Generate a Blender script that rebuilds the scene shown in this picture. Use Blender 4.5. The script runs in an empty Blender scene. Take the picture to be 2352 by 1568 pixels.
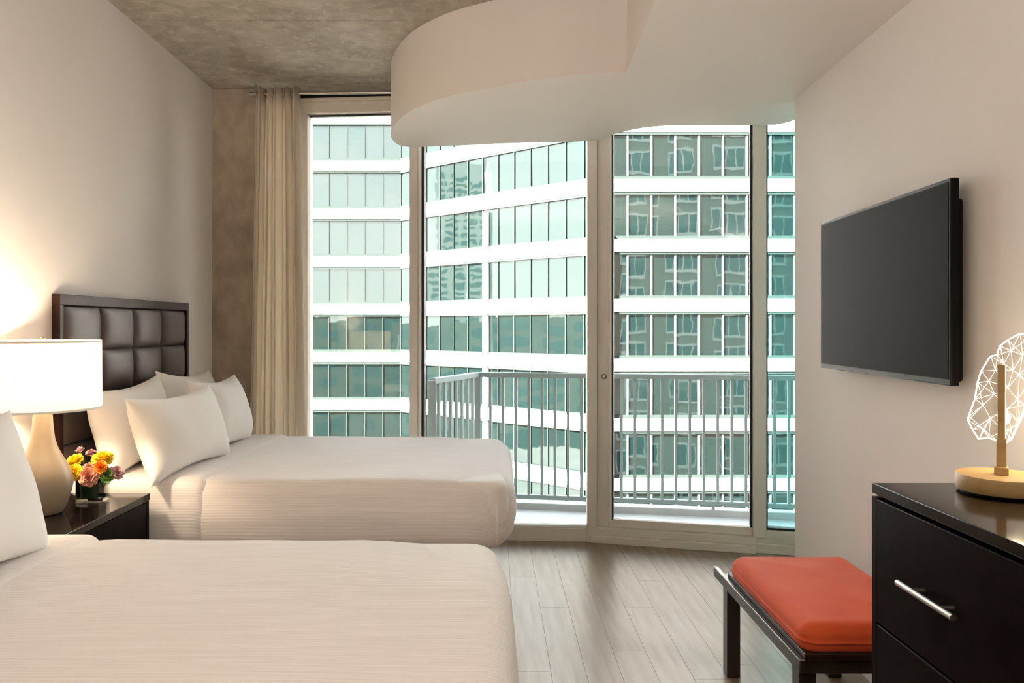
import bpy, bmesh, math, random
from mathutils import Vector, Matrix, noise
R = random.Random(7)
S = bpy.context.scene
C = S.collection
PI = math.pi

# ------------------------------------------------------------------ camera
cam_data = bpy.data.cameras.new('camera')
cam_data.sensor_width = 36.0
cam_data.lens = 1740.0 * 36.0 / 2352.0
cam_data.shift_x = 42.0 / 2352.0
cam_data.shift_y = -36.0 / 2352.0
cam_data.clip_start = 0.05
cam_data.clip_end = 2000
cam = bpy.data.objects.new('camera', cam_data)
cam.location = (0, 0, 1.45)
cam.rotation_euler = (PI / 2, 0, 0)
C.objects.link(cam)
S.camera = cam

# ------------------------------------------------------------------ view / world / lights
S.view_settings.view_transform = 'Standard'
S.view_settings.look = 'None'
S.view_settings.gamma = 1.0
S.view_settings.use_curve_mapping = False
S.view_settings.exposure = 1.68
S.cycles.use_denoising = True
S.cycles.max_bounces = 10
S.cycles.diffuse_bounces = 6
S.cycles.glossy_bounces = 4
S.cycles.transmission_bounces = 8
S.cycles.transparent_max_bounces = 16
S.cycles.caustics_reflective = False
S.cycles.caustics_refractive = False
S.cycles.sample_clamp_indirect = 6.0

W = bpy.data.worlds.new('sky')
S.world = W
W.use_nodes = True
wn, wl = W.node_tree.nodes, W.node_tree.links
wn.clear()
w_out = wn.new('ShaderNodeOutputWorld')
w_bg = wn.new('ShaderNodeBackground')
w_tc = wn.new('ShaderNodeTexCoord')
w_sep = wn.new('ShaderNodeSeparateXYZ')
w_ramp = wn.new('ShaderNodeValToRGB')
w_ramp.color_ramp.elements[0].position = 0.0
w_ramp.color_ramp.elements[0].color = (0.95, 0.93, 0.86, 1)
w_ramp.color_ramp.elements[1].position = 0.6
w_ramp.color_ramp.elements[1].color = (0.50, 0.72, 0.90, 1)
w_noise = wn.new('ShaderNodeTexNoise')
w_noise.inputs['Scale'].default_value = 2.6
w_noise.inputs['Detail'].default_value = 6
w_map = wn.new('ShaderNodeMapping')
w_map.inputs['Scale'].default_value = (1, 1, 2.4)
w_cr = wn.new('ShaderNodeValToRGB')
w_cr.color_ramp.elements[0].position = 0.40
w_cr.color_ramp.elements[1].position = 0.62
w_mix = wn.new('ShaderNodeMixRGB')
w_mix.inputs[2].default_value = (1.0, 0.98, 0.94, 1)
wl.new(w_tc.outputs['Generated'], w_sep.inputs[0])
wl.new(w_sep.outputs['Z'], w_ramp.inputs[0])
wl.new(w_tc.outputs['Generated'], w_map.inputs[0])
wl.new(w_map.outputs[0], w_noise.inputs['Vector'])
wl.new(w_noise.outputs['Fac'], w_cr.inputs[0])
wl.new(w_cr.outputs[0], w_mix.inputs[0])
wl.new(w_ramp.outputs[0], w_mix.inputs[1])
wl.new(w_mix.outputs[0], w_bg.inputs[0])
w_bg.inputs[1].default_value = 3.0
wl.new(w_bg.outputs[0], w_out.inputs[0])


def light(name, kind, loc, energy, color=(1, 1, 1), rot=(0, 0, 0), size=None, size_y=None, radius=None):
    d = bpy.data.lights.new(name, kind)
    d.energy = energy
    d.color = color
    if kind == 'AREA':
        d.shape = 'RECTANGLE' if size_y else 'DISK'
        d.size = size
        if size_y:
            d.size_y = size_y
    if radius is not None:
        d.shadow_soft_size = radius
    o = bpy.data.objects.new(name, d)
    o.location = loc
    o.rotation_euler = rot
    C.objects.link(o)
    return o


sun_dir = Vector((-0.62, -0.42, 0.66)).normalized()     # towards the sun: high, to the left, behind this building
sun = light('sun', 'SUN', (0, 0, 60), 90, (1.0, 0.945, 0.90))
sun.rotation_euler = sun_dir.to_track_quat('Z', 'Y').to_euler()
sun.data.angle = 0.02
# added fill lights behind the camera, not fixtures of the room
light('left_wall_fill', 'AREA', (1.2, -0.7, 1.7), 3.5, (1.0, 0.90, 0.83), (PI / 2, 0, PI / 2 + math.radians(8)), 0.6, 1.0)  # added one-sided fill that brightens the left wall
light('ceiling_fill', 'AREA', (-0.4, -0.4, 1.9), 32, (1.0, 0.905, 0.85), (PI, 0, 0), 1.6, 1.2)  # added fill facing up, brightens ceiling and soffit


# ------------------------------------------------------------------ helpers
def new_mat(name):
    m = bpy.data.materials.new(name)
    m.use_nodes = True
    m.node_tree.nodes.clear()
    out = m.node_tree.nodes.new('ShaderNodeOutputMaterial')
    return m, m.node_tree.nodes, m.node_tree.links, out


def principled(name, col, rough=0.5, metal=0.0, col2=None, scale=8.0, stretch=(1, 1, 1), detail=5.0, bump=0.0,
               bump_scale=None, emit=None, emit_s=0.0, coat=0.0, sheen=0.0, rnd=0.0, spec=None, lo=0.35, hi=0.65):
    m, n, l, out = new_mat(name)
    p = n.new('ShaderNodeBsdfPrincipled')
    p.inputs['Base Color'].default_value = (*col, 1)
    p.inputs['Roughness'].default_value = rough
    p.inputs['Metallic'].default_value = metal
    if coat:
        p.inputs['Coat Weight'].default_value = coat
        p.inputs['Coat Roughness'].default_value = 0.08
    if sheen:
        p.inputs['Sheen Weight'].default_value = sheen
    if spec is not None:
        p.inputs['Specular IOR Level'].default_value = spec
    if emit:
        p.inputs['Emission Color'].default_value = (*emit, 1)
        p.inputs['Emission Strength'].default_value = emit_s
    l.new(p.outputs[0], out.inputs[0])
    tc = n.new('ShaderNodeTexCoord')
    mp = n.new('ShaderNodeMapping')
    mp.inputs['Scale'].default_value = stretch
    l.new(tc.outputs['Object'], mp.inputs[0])
    if col2 is not None:
        t = n.new('ShaderNodeTexNoise')
        t.inputs['Scale'].default_value = scale
        t.inputs['Detail'].default_value = detail
        l.new(mp.outputs[0], t.inputs['Vector'])
        r = n.new('ShaderNodeValToRGB')
        r.color_ramp.elements[0].position = lo
        r.color_ramp.elements[1].position = hi
        r.color_ramp.elements[0].color = (*col, 1)
        r.color_ramp.elements[1].color = (*col2, 1)
        l.new(t.outputs['Fac'], r.inputs[0])
        src = r.outputs[0]
        if rnd:
            oi = n.new('ShaderNodeObjectInfo')
            hs = n.new('ShaderNodeHueSaturation')
            mr = n.new('ShaderNodeMapRange')
            mr.inputs['To Min'].default_value = 1 - rnd
            mr.inputs['To Max'].default_value = 1 + rnd
            l.new(oi.outputs['Random'], mr.inputs[0])
            l.new(mr.outputs[0], hs.inputs['Value'])
            l.new(src, hs.inputs['Color'])
            src = hs.outputs[0]
        l.new(src, p.inputs['Base Color'])
    if bump:
        t2 = n.new('ShaderNodeTexNoise')
        t2.inputs['Scale'].default_value = bump_scale or scale
        t2.inputs['Detail'].default_value = 6
        l.new(mp.outputs[0], t2.inputs['Vector'])
        b = n.new('ShaderNodeBump')
        b.inputs['Strength'].default_value = bump
        b.inputs['Distance'].default_value = 0.01
        l.new(t2.outputs['Fac'], b.inputs['Height'])
        l.new(b.outputs[0], p.inputs['Normal'])
    return m


def glass_mat(name, tint, refl=1.0, ior=1.5):
    m, n, l, out = new_mat(name)
    tr = n.new('ShaderNodeBsdfTransparent')
    tr.inputs[0].default_value = (*tint, 1)
    gl = n.new('ShaderNodeBsdfGlossy')
    gl.inputs['Roughness'].default_value = 0.0
    fr = n.new('ShaderNodeFresnel')
    fr.inputs['IOR'].default_value = ior
    mu = n.new('ShaderNodeMath')
    mu.operation = 'MULTIPLY'
    mu.inputs[1].default_value = refl
    mx = n.new('ShaderNodeMixShader')
    l.new(fr.outputs[0], mu.inputs[0])
    l.new(mu.outputs[0], mx.inputs[0])
    l.new(tr.outputs[0], mx.inputs[1])
    l.new(gl.outputs[0], mx.inputs[2])
    l.new(mx.outputs[0], out.inputs[0])
    return m


def mesh_obj(name, bm, mat, parent=None, smooth=False, angle=None, loc=None):
    me = bpy.data.meshes.new(name)
    bmesh.ops.recalc_face_normals(bm, faces=bm.faces[:])
    bm.to_mesh(me)
    bm.free()
    if smooth:
        for p in me.polygons:
            p.use_smooth = True
        if angle:
            me.set_sharp_from_angle(angle=math.radians(angle))
    if mat is not None:
        me.materials.append(mat)
    o = bpy.data.objects.new(name, me)
    C.objects.link(o)
    if parent:
        o.parent = parent
    if loc is not None:
        o.location = loc
    return o


def link_copy(src, parent=None, loc=None, rot=None):
    c = src.copy()
    C.objects.link(c)
    if parent is not None:
        c.parent = parent
    if loc is not None:
        c.location = loc
    if rot is not None:
        c.rotation_euler = rot
    return c


def thing(name, label, cat, loc=(0, 0, 0), rz=0.0, group=None):
    o = bpy.data.objects.new(name, None)
    o.empty_display_size = 0.1
    C.objects.link(o)
    o.location = loc
    o.rotation_euler = (0, 0, rz)
    return tag(o, label, cat, group)


def tag(o, label, cat, group=None):
    o['label'] = label
    o['category'] = cat
    if group:
        o['group'] = group
    return o


def struct(o, label=None):
    o['kind'] = 'structure'
    if label:
        o['label'] = label
    return o


def empty_struct(name, loc=(0, 0, 0), rz=0.0, label=None):
    o = bpy.data.objects.new(name, None)
    o.empty_display_size = 0.1
    C.objects.link(o)
    o.location = loc
    o.rotation_euler = (0, 0, rz)
    return struct(o, label)


def add_box(bm, x0, x1, y0, y1, z0, z1, bevel=0.0, seg=2):
    t = bmesh.new()
    bmesh.ops.create_cube(t, size=1.0)
    for v in t.verts:
        v.co = Vector((x0 + (v.co.x + .5) * (x1 - x0), y0 + (v.co.y + .5) * (y1 - y0), z0 + (v.co.z + .5) * (z1 - z0)))
    if bevel:
        bmesh.ops.bevel(t, geom=t.edges[:], offset=bevel, segments=seg, affect='EDGES', profile=0.5)
    me = bpy.data.meshes.new('tmp')
    t.to_mesh(me)
    t.free()
    bm.from_mesh(me)
    bpy.data.meshes.remove(me)
    return bm


def box(x0, x1, y0, y1, z0, z1, bevel=0.0, seg=2):
    return add_box(bmesh.new(), x0, x1, y0, y1, z0, z1, bevel, seg)


def add_tube(bm, pts, r, n=10, cap=True):
    rings = []
    pts = [Vector(p) for p in pts]
    for i, p in enumerate(pts):
        d = (pts[min(i + 1, len(pts) - 1)] - pts[max(i - 1, 0)]).normalized()
        a = d.orthogonal().normalized() if i == 0 else None
        if i == 0:
            up = a
        else:
            up = (up - d * up.dot(d)).normalized()
        s = d.cross(up)
        rr = r[i] if isinstance(r, (list, tuple)) else r
        rings.append([bm.verts.new(p + (up * math.cos(2 * PI * k / n) + s * math.sin(2 * PI * k / n)) * rr) for k in range(n)])
    for a, b in zip(rings, rings[1:]):
        for k in range(n):
            bm.faces.new((a[k], a[(k + 1) % n], b[(k + 1) % n], b[k]))
    if cap:
        bm.faces.new(rings[0][::-1])
        bm.faces.new(rings[-1])
    return bm


def lathe(prof, n=48, cx=0, cy=0, close=False):
    bm = bmesh.new()
    rings = []
    for r, z in prof:
        rings.append([bm.verts.new((cx + r * math.cos(2 * PI * k / n), cy + r * math.sin(2 * PI * k / n), z)) for k in range(n)])
    for a, b in zip(rings, rings[1:]):
        for k in range(n):
            bm.faces.new((a[k], a[(k + 1) % n], b[(k + 1) % n], b[k]))
    if close:
        for k in range(n):
            a, b = rings[-1], rings[0]
            bm.faces.new((a[k], a[(k + 1) % n], b[(k + 1) % n], b[k]))
    else:
        bm.faces.new(rings[0][::-1])
        bm.faces.new(rings[-1])
    return bm


def prism(poly, z0, z1):
    bm = bmesh.new()
    lo = [bm.verts.new((x, y, z0)) for x, y in poly]
    hi = [bm.verts.new((x, y, z1)) for x, y in poly]
    n = len(poly)
    for i in range(n):
        bm.faces.new((lo[i], lo[(i + 1) % n], hi[(i + 1) % n], hi[i]))
    bm.faces.new(lo[::-1])
    bm.faces.new(hi)
    return bm


def smooth_path(pts, it=2):
    """Chaikin corner cutting of an open path, end points kept."""
    for _ in range(it):
        q = [pts[0]]
        for a, b in zip(pts, pts[1:]):
            q.append((a[0] * .75 + b[0] * .25, a[1] * .75 + b[1] * .25))
            q.append((a[0] * .25 + b[0] * .75, a[1] * .25 + b[1] * .75))
        q.append(pts[-1])
        pts = q
    return pts


# ------------------------------------------------------------------ materials
M = {}
M['wall'] = principled('white_wall_paint', (0.81, 0.775, 0.75), 0.7, bump=0.03, bump_scale=120)
M['soffit'] = principled('white_ceiling_paint', (0.80, 0.755, 0.72), 0.75)


def concrete(name, c1, c2, c3, stretch=(1, 1, 1), scratch=0.5):
    m, n, l, out = new_mat(name)
    p = n.new('ShaderNodeBsdfPrincipled')
    p.inputs['Roughness'].default_value = 0.75
    tc = n.new('ShaderNodeTexCoord')
    mp = n.new('ShaderNodeMapping')
    mp.inputs['Scale'].default_value = stretch
    l.new(tc.outputs['Object'], mp.inputs[0])
    t = n.new('ShaderNodeTexNoise')
    t.inputs['Scale'].default_value = 1.7
    t.inputs['Detail'].default_value = 10
    t.inputs['Roughness'].default_value = 0.62
    t.inputs['Distortion'].default_value = 0.6
    l.new(mp.outputs[0], t.inputs['Vector'])
    r = n.new('ShaderNodeValToRGB')
    r.color_ramp.elements[0].position = 0.34
    r.color_ramp.elements[0].color = (*c1, 1)
    r.color_ramp.elements[1].position = 0.68
    r.color_ramp.elements[1].color = (*c3, 1)
    e = r.color_ramp.elements.new(0.5)
    e.color = (*c2, 1)
    l.new(t.outputs['Fac'], r.inputs[0])
    t2 = n.new('ShaderNodeTexNoise')
    t2.inputs['Scale'].default_value = 14
    t2.inputs['Detail'].default_value = 8
    l.new(mp.outputs[0], t2.inputs['Vector'])
    mr = n.new('ShaderNodeMapRange')
    mr.inputs['From Min'].default_value = 0.3
    mr.inputs['From Max'].default_value = 0.7
    mr.inputs['To Min'].default_value = 0.82
    mr.inputs['To Max'].default_value = 1.14
    l.new(t2.outputs['Fac'], mr.inputs[0])
    mx = n.new('ShaderNodeMixRGB')
    mx.blend_type = 'MULTIPLY'
    mx.inputs[0].default_value = 1
    l.new(r.outputs[0], mx.inputs[1])
    l.new(mr.outputs[0], mx.inputs[2])
    l.new(mx.outputs[0], p.inputs['Base Color'])
    t3 = n.new('ShaderNodeTexNoise')
    t3.inputs['Scale'].default_value = 9
    t3.inputs['Detail'].default_value = 5
    t3.inputs['Distortion'].default_value = 3.5
    l.new(mp.outputs[0], t3.inputs['Vector'])
    r3 = n.new('ShaderNodeValToRGB')
    r3.color_ramp.elements[0].position = 0.55
    r3.color_ramp.elements[0].color = (0, 0, 0, 1)
    r3.color_ramp.elements[1].position = 0.68
    r3.color_ramp.elements[1].color = (0.35, 0.34, 0.31, 1)
    l.new(t3.outputs['Fac'], r3.inputs[0])
    sc_ = n.new('ShaderNodeMixRGB')
    sc_.blend_type = 'SCREEN'
    sc_.inputs[0].default_value = scratch
    l.new(mx.outputs[0], sc_.inputs[1])
    l.new(r3.outputs[0], sc_.inputs[2])
    l.new(sc_.outputs[0], p.inputs['Base Color'])
    b = n.new('ShaderNodeBump')
    b.inputs['Strength'].default_value = 0.25
    b.inputs['Distance'].default_value = 0.008
    l.new(t2.outputs['Fac'], b.inputs['Height'])
    l.new(b.outputs[0], p.inputs['Normal'])
    l.new(p.outputs[0], out.inputs[0])
    return m


M['concrete_ceiling'] = concrete('board_marked_concrete', (0.27, 0.24, 0.19), (0.38, 0.35, 0.29), (0.48, 0.46, 0.40), (0.8, 0.8, 1))
M['concrete_column'] = concrete('column_concrete', (0.28, 0.22, 0.165), (0.38, 0.31, 0.235), (0.46, 0.39, 0.31), (1, 1, 0.6), 0.0)
M['plank'] = principled('greige_oak', (0.265, 0.200, 0.143), 0.32, col2=(0.335, 0.260, 0.190), scale=3.0, stretch=(9, 0.8, 1), rnd=0.03, bump=0.02, bump_scale=30, spec=0.28)
M['subfloor'] = principled('subfloor', (0.12, 0.10, 0.08), 0.8)
M['alu'] = principled('champagne_aluminium', (0.70, 0.645, 0.57), 0.42, metal=0.0, spec=0.6)
M['alu_white'] = principled('white_outer_frame', (0.8, 0.8, 0.78), 0.5)
M['gasket'] = principled('black_gasket', (0.015, 0.017, 0.016), 0.6)
M['steel'] = principled('brushed_steel', (0.50, 0.48, 0.44), 0.35, metal=1.0)
M['glass'] = glass_mat('window_glass', (0.985, 0.982, 0.978))
M['glass_teal'] = glass_mat('tinted_window_glass', (0.72, 0.90, 0.90))
M['curtain'] = None
M['espresso'] = principled('espresso_wood', (0.008, 0.004, 0.004), 0.3, col2=(0.004, 0.0025, 0.0025), scale=3, stretch=(1, 6, 6), spec=0.03)
M['espresso_top'] = principled('espresso_lacquer', (0.006, 0.004, 0.0035), 0.10, spec=0.3)
M['headboard_wood'] = principled('walnut_frame', (0.036, 0.015, 0.010), 0.4, col2=(0.022, 0.009, 0.006), scale=4, stretch=(4, 1, 1), spec=0.15)
M['leather'] = principled('brown_leather', (0.085, 0.064, 0.059), 0.38, bump=0.12, bump_scale=220, spec=0.38)
M['linen'] = principled('white_cotton', (0.90, 0.885, 0.865), 0.85, bump=0.12, bump_scale=9, sheen=0.15)
M['sheet'] = principled('white_sheet', (0.88, 0.86, 0.83), 0.85, bump=0.08, bump_scale=12, sheen=0.1)
M['boxspring'] = principled('boxspring_fabric', (0.55, 0.50, 0.45), 0.9)
M['tv_body'] = principled('black_plastic', (0.006, 0.006, 0.006), 0.4, spec=0.08)
M['tv_screen'] = principled('tv_glass', (0.007, 0.0064, 0.006), 0.36, spec=0.008)
M['orange'] = principled('orange_velvet', (0.58, 0.060, 0.010), 0.85, col2=(0.64, 0.085, 0.018), scale=5, sheen=0.08, bump=0.06, bump_scale=90)
M['bench_wood'] = principled('bench_dark_wood', (0.030, 0.020, 0.014), 0.28, spec=0.6)
M['bamboo'] = principled('light_ash_wood', (0.36, 0.23, 0.09), 0.45, col2=(0.44, 0.29, 0.125), scale=6, stretch=(1, 6, 6))
M['ceramic'] = principled('taupe_ceramic', (0.30, 0.235, 0.16), 0.35, spec=0.4)
M['brass'] = principled('satin_brass', (0.7, 0.55, 0.3), 0.35, metal=1)
M['rail'] = principled('grey_railing_paint', (0.20, 0.25, 0.245), 0.6)
M['balcony'] = principled('balcony_concrete', (0.34, 0.35, 0.345), 0.8, col2=(0.40, 0.41, 0.40), scale=4)
M['band'] = principled('white_facade_panel', (0.80, 0.79, 0.74), 0.6)
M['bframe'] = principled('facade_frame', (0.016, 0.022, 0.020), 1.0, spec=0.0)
M['bmull'] = principled('facade_mullion', (0.040, 0.047, 0.044), 1.0, spec=0.0)
M['own_wall'] = principled('own_facade_render', (0.26, 0.245, 0.205), 0.8)
M['own_glass'] = principled('own_facade_glass', (0.04, 0.12, 0.13), 0.1, spec=0.8)
M['own_frame'] = principled('own_facade_frame', (0.75, 0.76, 0.74), 0.6)
M['street'] = principled('street_paving', (0.022, 0.026, 0.020), 0.9, col2=(0.05, 0.046, 0.036), scale=0.2)


def coverlet_mat():
    m, n, l, out = new_mat('ribbed_white_coverlet')
    p = n.new('ShaderNodeBsdfPrincipled')
    p.inputs['Roughness'].default_value = 0.85
    p.inputs['Sheen Weight'].default_value = 0.1
    tc = n.new('ShaderNodeTexCoord')
    sep = n.new('ShaderNodeSeparateXYZ')
    l.new(tc.outputs['Object'], sep.inputs[0])
    add = n.new('ShaderNodeMath')
    l.new(sep.outputs['Y'], add.inputs[0])
    l.new(sep.outputs['Z'], add.inputs[1])
    mul = n.new('ShaderNodeMath')
    mul.operation = 'MULTIPLY'
    mul.inputs[1].default_value = 2 * PI / 0.0125
    l.new(add.outputs[0], mul.inputs[0])
    sn = n.new('ShaderNodeMath')
    sn.operation = 'SINE'
    l.new(mul.outputs[0], sn.inputs[0])
    mp = n.new('ShaderNodeMapping')
    mp.inputs['Scale'].default_value = (5, 110, 110)
    l.new(tc.outputs['Object'], mp.inputs[0])
    nz = n.new('ShaderNodeTexNoise')
    nz.inputs['Scale'].default_value = 1.0
    nz.inputs['Detail'].default_value = 3
    l.new(mp.outputs[0], nz.inputs['Vector'])
    r = n.new('ShaderNodeValToRGB')
    r.color_ramp.elements[0].position = 0.3
    r.color_ramp.elements[1].position = 0.7
    r.color_ramp.elements[0].color = (0.80, 0.752, 0.73, 1)
    r.color_ramp.elements[1].color = (0.86, 0.825, 0.80, 1)
    l.new(nz.outputs['Fac'], r.inputs[0])
    l.new(r.outputs[0], p.inputs['Base Color'])
    m2 = n.new('ShaderNodeMath')
    m2.operation = 'MULTIPLY'
    l.new(sn.outputs[0], m2.inputs[0])
    l.new(nz.outputs['Fac'], m2.inputs[1])
    b = n.new('ShaderNodeBump')
    b.inputs['Strength'].default_value = 0.12
    b.inputs['Distance'].default_value = 0.004
    l.new(m2.outputs[0], b.inputs['Height'])
    l.new(b.outputs[0], p.inputs['Normal'])
    l.new(p.outputs[0], out.inputs[0])
    return m


M['coverlet'] = coverlet_mat()


def translucent_mat(name, col, tcol, fac, emit=None, es=0):
    m, n, l, out = new_mat(name)
    d = n.new('ShaderNodeBsdfDiffuse')
    d.inputs[0].default_value = (*col, 1)
    t = n.new('ShaderNodeBsdfTranslucent')
    t.inputs[0].default_value = (*tcol, 1)
    mx = n.new('ShaderNodeMixShader')
    mx.inputs[0].default_value = fac
    l.new(d.outputs[0], mx.inputs[1])
    l.new(t.outputs[0], mx.inputs[2])
    last = mx.outputs[0]
    if emit:
        e = n.new('ShaderNodeEmission')
        e.inputs[0].default_value = (*emit, 1)
        e.inputs[1].default_value = es
        a = n.new('ShaderNodeAddShader')
        l.new(last, a.inputs[0])
        l.new(e.outputs[0], a.inputs[1])
        last = a.outputs[0]
    l.new(last, out.inputs[0])
    return m


M['curtain'] = translucent_mat('cream_linen_curtain', (0.78, 0.72, 0.62), (0.80, 0.73, 0.62), 0.42)
M['shade'] = translucent_mat('lit_linen_shade', (0.8, 0.76, 0.68), (0.66, 0.58, 0.48), 0.5, (1.0, 0.86, 0.68), 0.12)


def facade_glass(name, tint, refl):
    m, n, l, out = new_mat(name)
    d = n.new('ShaderNodeBsdfDiffuse')
    d.inputs[0].default_value = (*tint, 1)
    g = n.new('ShaderNodeBsdfGlossy')
    g.inputs['Roughness'].default_value = 0.02
    g.inputs['Color'].default_value = (0.88, 0.97, 0.94, 1)
    tc = n.new('ShaderNodeTexCoord')
    t = n.new('ShaderNodeTexNoise')
    t.inputs['Scale'].default_value = 0.9
    t.inputs['Detail'].default_value = 1.5
    oi = n.new('ShaderNodeObjectInfo')
    vm = n.new('ShaderNodeVectorMath')
    vm.operation = 'ADD'
    vs = n.new('ShaderNodeVectorMath')
    vs.operation = 'SCALE'
    vs.inputs['Scale'].default_value = 37.0
    cb = n.new('ShaderNodeCombineXYZ')
    l.new(oi.outputs['Random'], cb.inputs[0])
    l.new(oi.outputs['Random'], cb.inputs[1])
    l.new(cb.outputs[0], vs.inputs[0])
    l.new(tc.outputs['Object'], vm.inputs[0])
    l.new(vs.outputs[0], vm.inputs[1])
    l.new(vm.outputs[0], t.inputs['Vector'])
    b = n.new('ShaderNodeBump')
    b.inputs['Strength'].default_value = 0.5
    b.inputs['Distance'].default_value = 0.007
    l.new(t.outputs['Fac'], b.inputs['Height'])
    l.new(b.outputs[0], g.inputs['Normal'])
    mx = n.new('ShaderNodeMixShader')
    mx.inputs[0].default_value = refl
    l.new(d.outputs[0], mx.inputs[1])
    l.new(g.outputs[0], mx.inputs[2])
    l.new(mx.outputs[0], out.inputs[0])
    return m


M['fglass'] = facade_glass('reflective_facade_glass', (0.002, 0.005, 0.0045), 0.088)

# ------------------------------------------------------------------ room shell
ZC = 3.06          # concrete ceiling
ZS = 2.63          # lowered ceiling
XL = -1.91         # left wall
YB = -4.2          # back of the room


def wall_r(y):
    return 1.516 + 0.047 * (y - 2.745)


# window line (inner face of the frames), plan points
P0, P1, P2, P3, P4 = (-1.66, 5.262), (-0.53, 5.165), (0.70, 5.078), (1.70, 4.83), (2.62, 4.60)



def window_y(x):
    for a, b in ((P0, P1), (P1, P2), (P2, P3), (P3, P4)):
        if x <= b[0] or b is P4:
            return a[1] + (b[1] - a[1]) * (x - a[0]) / (b[0] - a[0])


floor = empty_struct('floor')
mesh_obj('subfloor', prism([(-2.0, YB), (2.7, YB), (2.7, 4.62), (1.70, 4.90), (0.70, 5.15), (-2.0, 5.36)], -0.14, -0.008), M['subfloor'], floor)
pw = 0.146
plank_meshes = {}
col_i = 0
x = -1.95
while x < 2.6:
    y = YB + 0.02 - R.random() * 0.9
    while y < 5.2:
        L = R.choice([1.2, 1.5, 1.8])
        y0, y1 = max(y, YB), min(y + L, 5.30)
        y1 = min(y1, window_y(x + pw / 2) + 0.09)      # runs under the window frames
        if y1 - y0 > 0.05:
            key = round(y1 - y0, 3)
            if key not in plank_meshes:
                p = mesh_obj('plank', box(0.0003, pw - 0.0003, 0.0003, key - 0.0003, -0.014, 0.0, 0.0006, 1), M['plank'], floor)
                plank_meshes[key] = p
            else:
                p = link_copy(plank_meshes[key], floor)
            p.location = (x, y0, 0)
        y += L
    x += pw

struct(mesh_obj('wall_left', box(XL - 0.15, XL, YB, 5.14, 0, ZC), M['wall']))
struct(mesh_obj('wall_back', box(-2.06, 2.7, YB - 0.15, YB, 0, ZC), M['wall']))
wr = struct(mesh_obj('wall_right', box(0, 0.14, -8.3, 0, 0, ZC), M['wall']))
wr.location = (wall_r(3.956), 3.956, 0)
wr.rotation_euler = (0, 0, -math.atan(0.047))
struct(mesh_obj('wall_recess', box(wall_r(3.956) + 0.13, 2.75, 3.80, 3.956, 0, ZC), M['wall']))
struct(mesh_obj('wall_side', box(2.60, 2.75, 3.956, 4.72, 0, ZC), M['wall']))
col = struct(mesh_obj('column', box(-2.06, -1.605, 5.14, 5.60, 0, ZC, 0.004, 1), M['concrete_column']))
col.name = 'wall_concrete_column'

ceil = empty_struct('ceiling')
yy = 4.0
edges = [5.62, 4.0, 2.78, 1.56, 0.34, -0.88, -2.1, YB - 0.05]
for a, b in zip(edges, edges[1:]):
    mesh_obj('concrete_panel', box(-2.06, 2.75, b + 0.004, a - 0.004, ZC, ZC + 0.2, 0.003, 1), M['concrete_ceiling'], ceil)
mesh_obj('slab', box(-2.06, 2.75, YB - 0.1, 5.6, ZC + 0.010, ZC + 0.22), M['concrete_ceiling'], ceil)

# lowered white ceiling with a curved free edge
near_edge = [(0.617, 3.512), (0.352, 3.564), (0.112, 3.68), (-0.10, 3.80), (-0.256, 3.905), (-0.44, 4.12), (-0.555, 4.36), (-0.625, 4.60), (-0.645, 4.74), (-0.635, 4.90), (-0.605, 4.985), (-0.54, 5.005), (-0.47, 4.998)]
far_edge = [(-0.017, 4.92), (0.604, 4.842), (0.668, 4.825), (0.70, 4.76), (0.735, 4.668), (0.79, 4.612), (0.88, 4.525), (0.98, 4.482), (1.09, 4.463), (1.54, 4.463), (1.69, 4.45), (1.76, 4.25), (2.6, 4.0)]
poly = smooth_path(near_edge, 2) + smooth_path(far_edge, 1)
poly += [(2.6, YB), (0.44, YB), (0.588, 2.745)]
sof = mesh_obj('ceiling_lowered', prism(poly, ZS, ZC - 0.001), M['soffit'], None, True, 25)
struct(sof)

# baseboards (short runs that can be seen)
struct(mesh_obj('baseboard_left', box(XL, XL + 0.014, YB, 5.13, 0, 0.1, 0.003, 1), M['wall']))


# ------------------------------------------------------------------ windows and sliding door
def facet(name, a, b, label=None):
    d = Vector((b[0] - a[0], b[1] - a[1]))
    o = empty_struct(name, (a[0], a[1], 0), math.atan2(d.y, d.x), label)
    return o, d.length


ZH = 2.915
FD = 0.13     # frame depth


def member(name, root, u0, u1, v0, v1, z0, z1, mat='alu', bevel=0.004):
    return mesh_obj(name, box(u0, u1, v0, v1, z0, z1, bevel, 2), M[mat], root)


w1, L1 = facet('window_1', P0, P1)
member('head', w1, 0.06, L1, 0.0, FD, ZH, 2.995)
member('head_trim', w1, 0.06, L1, -0.02, FD, 2.995, 3.016)
member('sill', w1, 0.06, L1, 0.0, FD, 0.0, 0.095)
member('jamb', w1, 0.28, 0.374, 0.0, FD, 0.095, ZH)
member('mullion', w1, L1 - 0.045, L1 + 0.012, -0.005, FD, 0.095, 3.01)
member('mullion_cover', w1, L1 + 0.012, L1 + 0.034, 0.012, FD, 0.095, 3.01, 'alu_white', 0.002)
member('gasket', w1, 0.374, L1 - 0.045, 0.05, 0.07, ZH - 0.011, ZH, 'gasket', 0)
member('pane', w1, 0.37, L1 - 0.04, 0.058, 0.066, 0.09, ZH + 0.005, 'glass', 0)
member('head_filler', w1, 0.06, L1, 0.06, FD, 3.016, ZC, 'gasket', 0)
w2, L2 = facet('window_2', P1, P2)
member('head', w2, 0.0, L2, 0.0, FD, ZH, 2.995)
member('head_trim', w2, 0.0, L2, -0.02, FD, 2.995, 3.016)
member('sill', w2, 0.0, L2 - 0.02, 0.0, FD, 0.0, 0.09)
member('sill_cap', w2, 0.05, L2 - 0.075, 0.02, FD, 0.09, 0.105, 'alu_white', 0.002)
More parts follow.
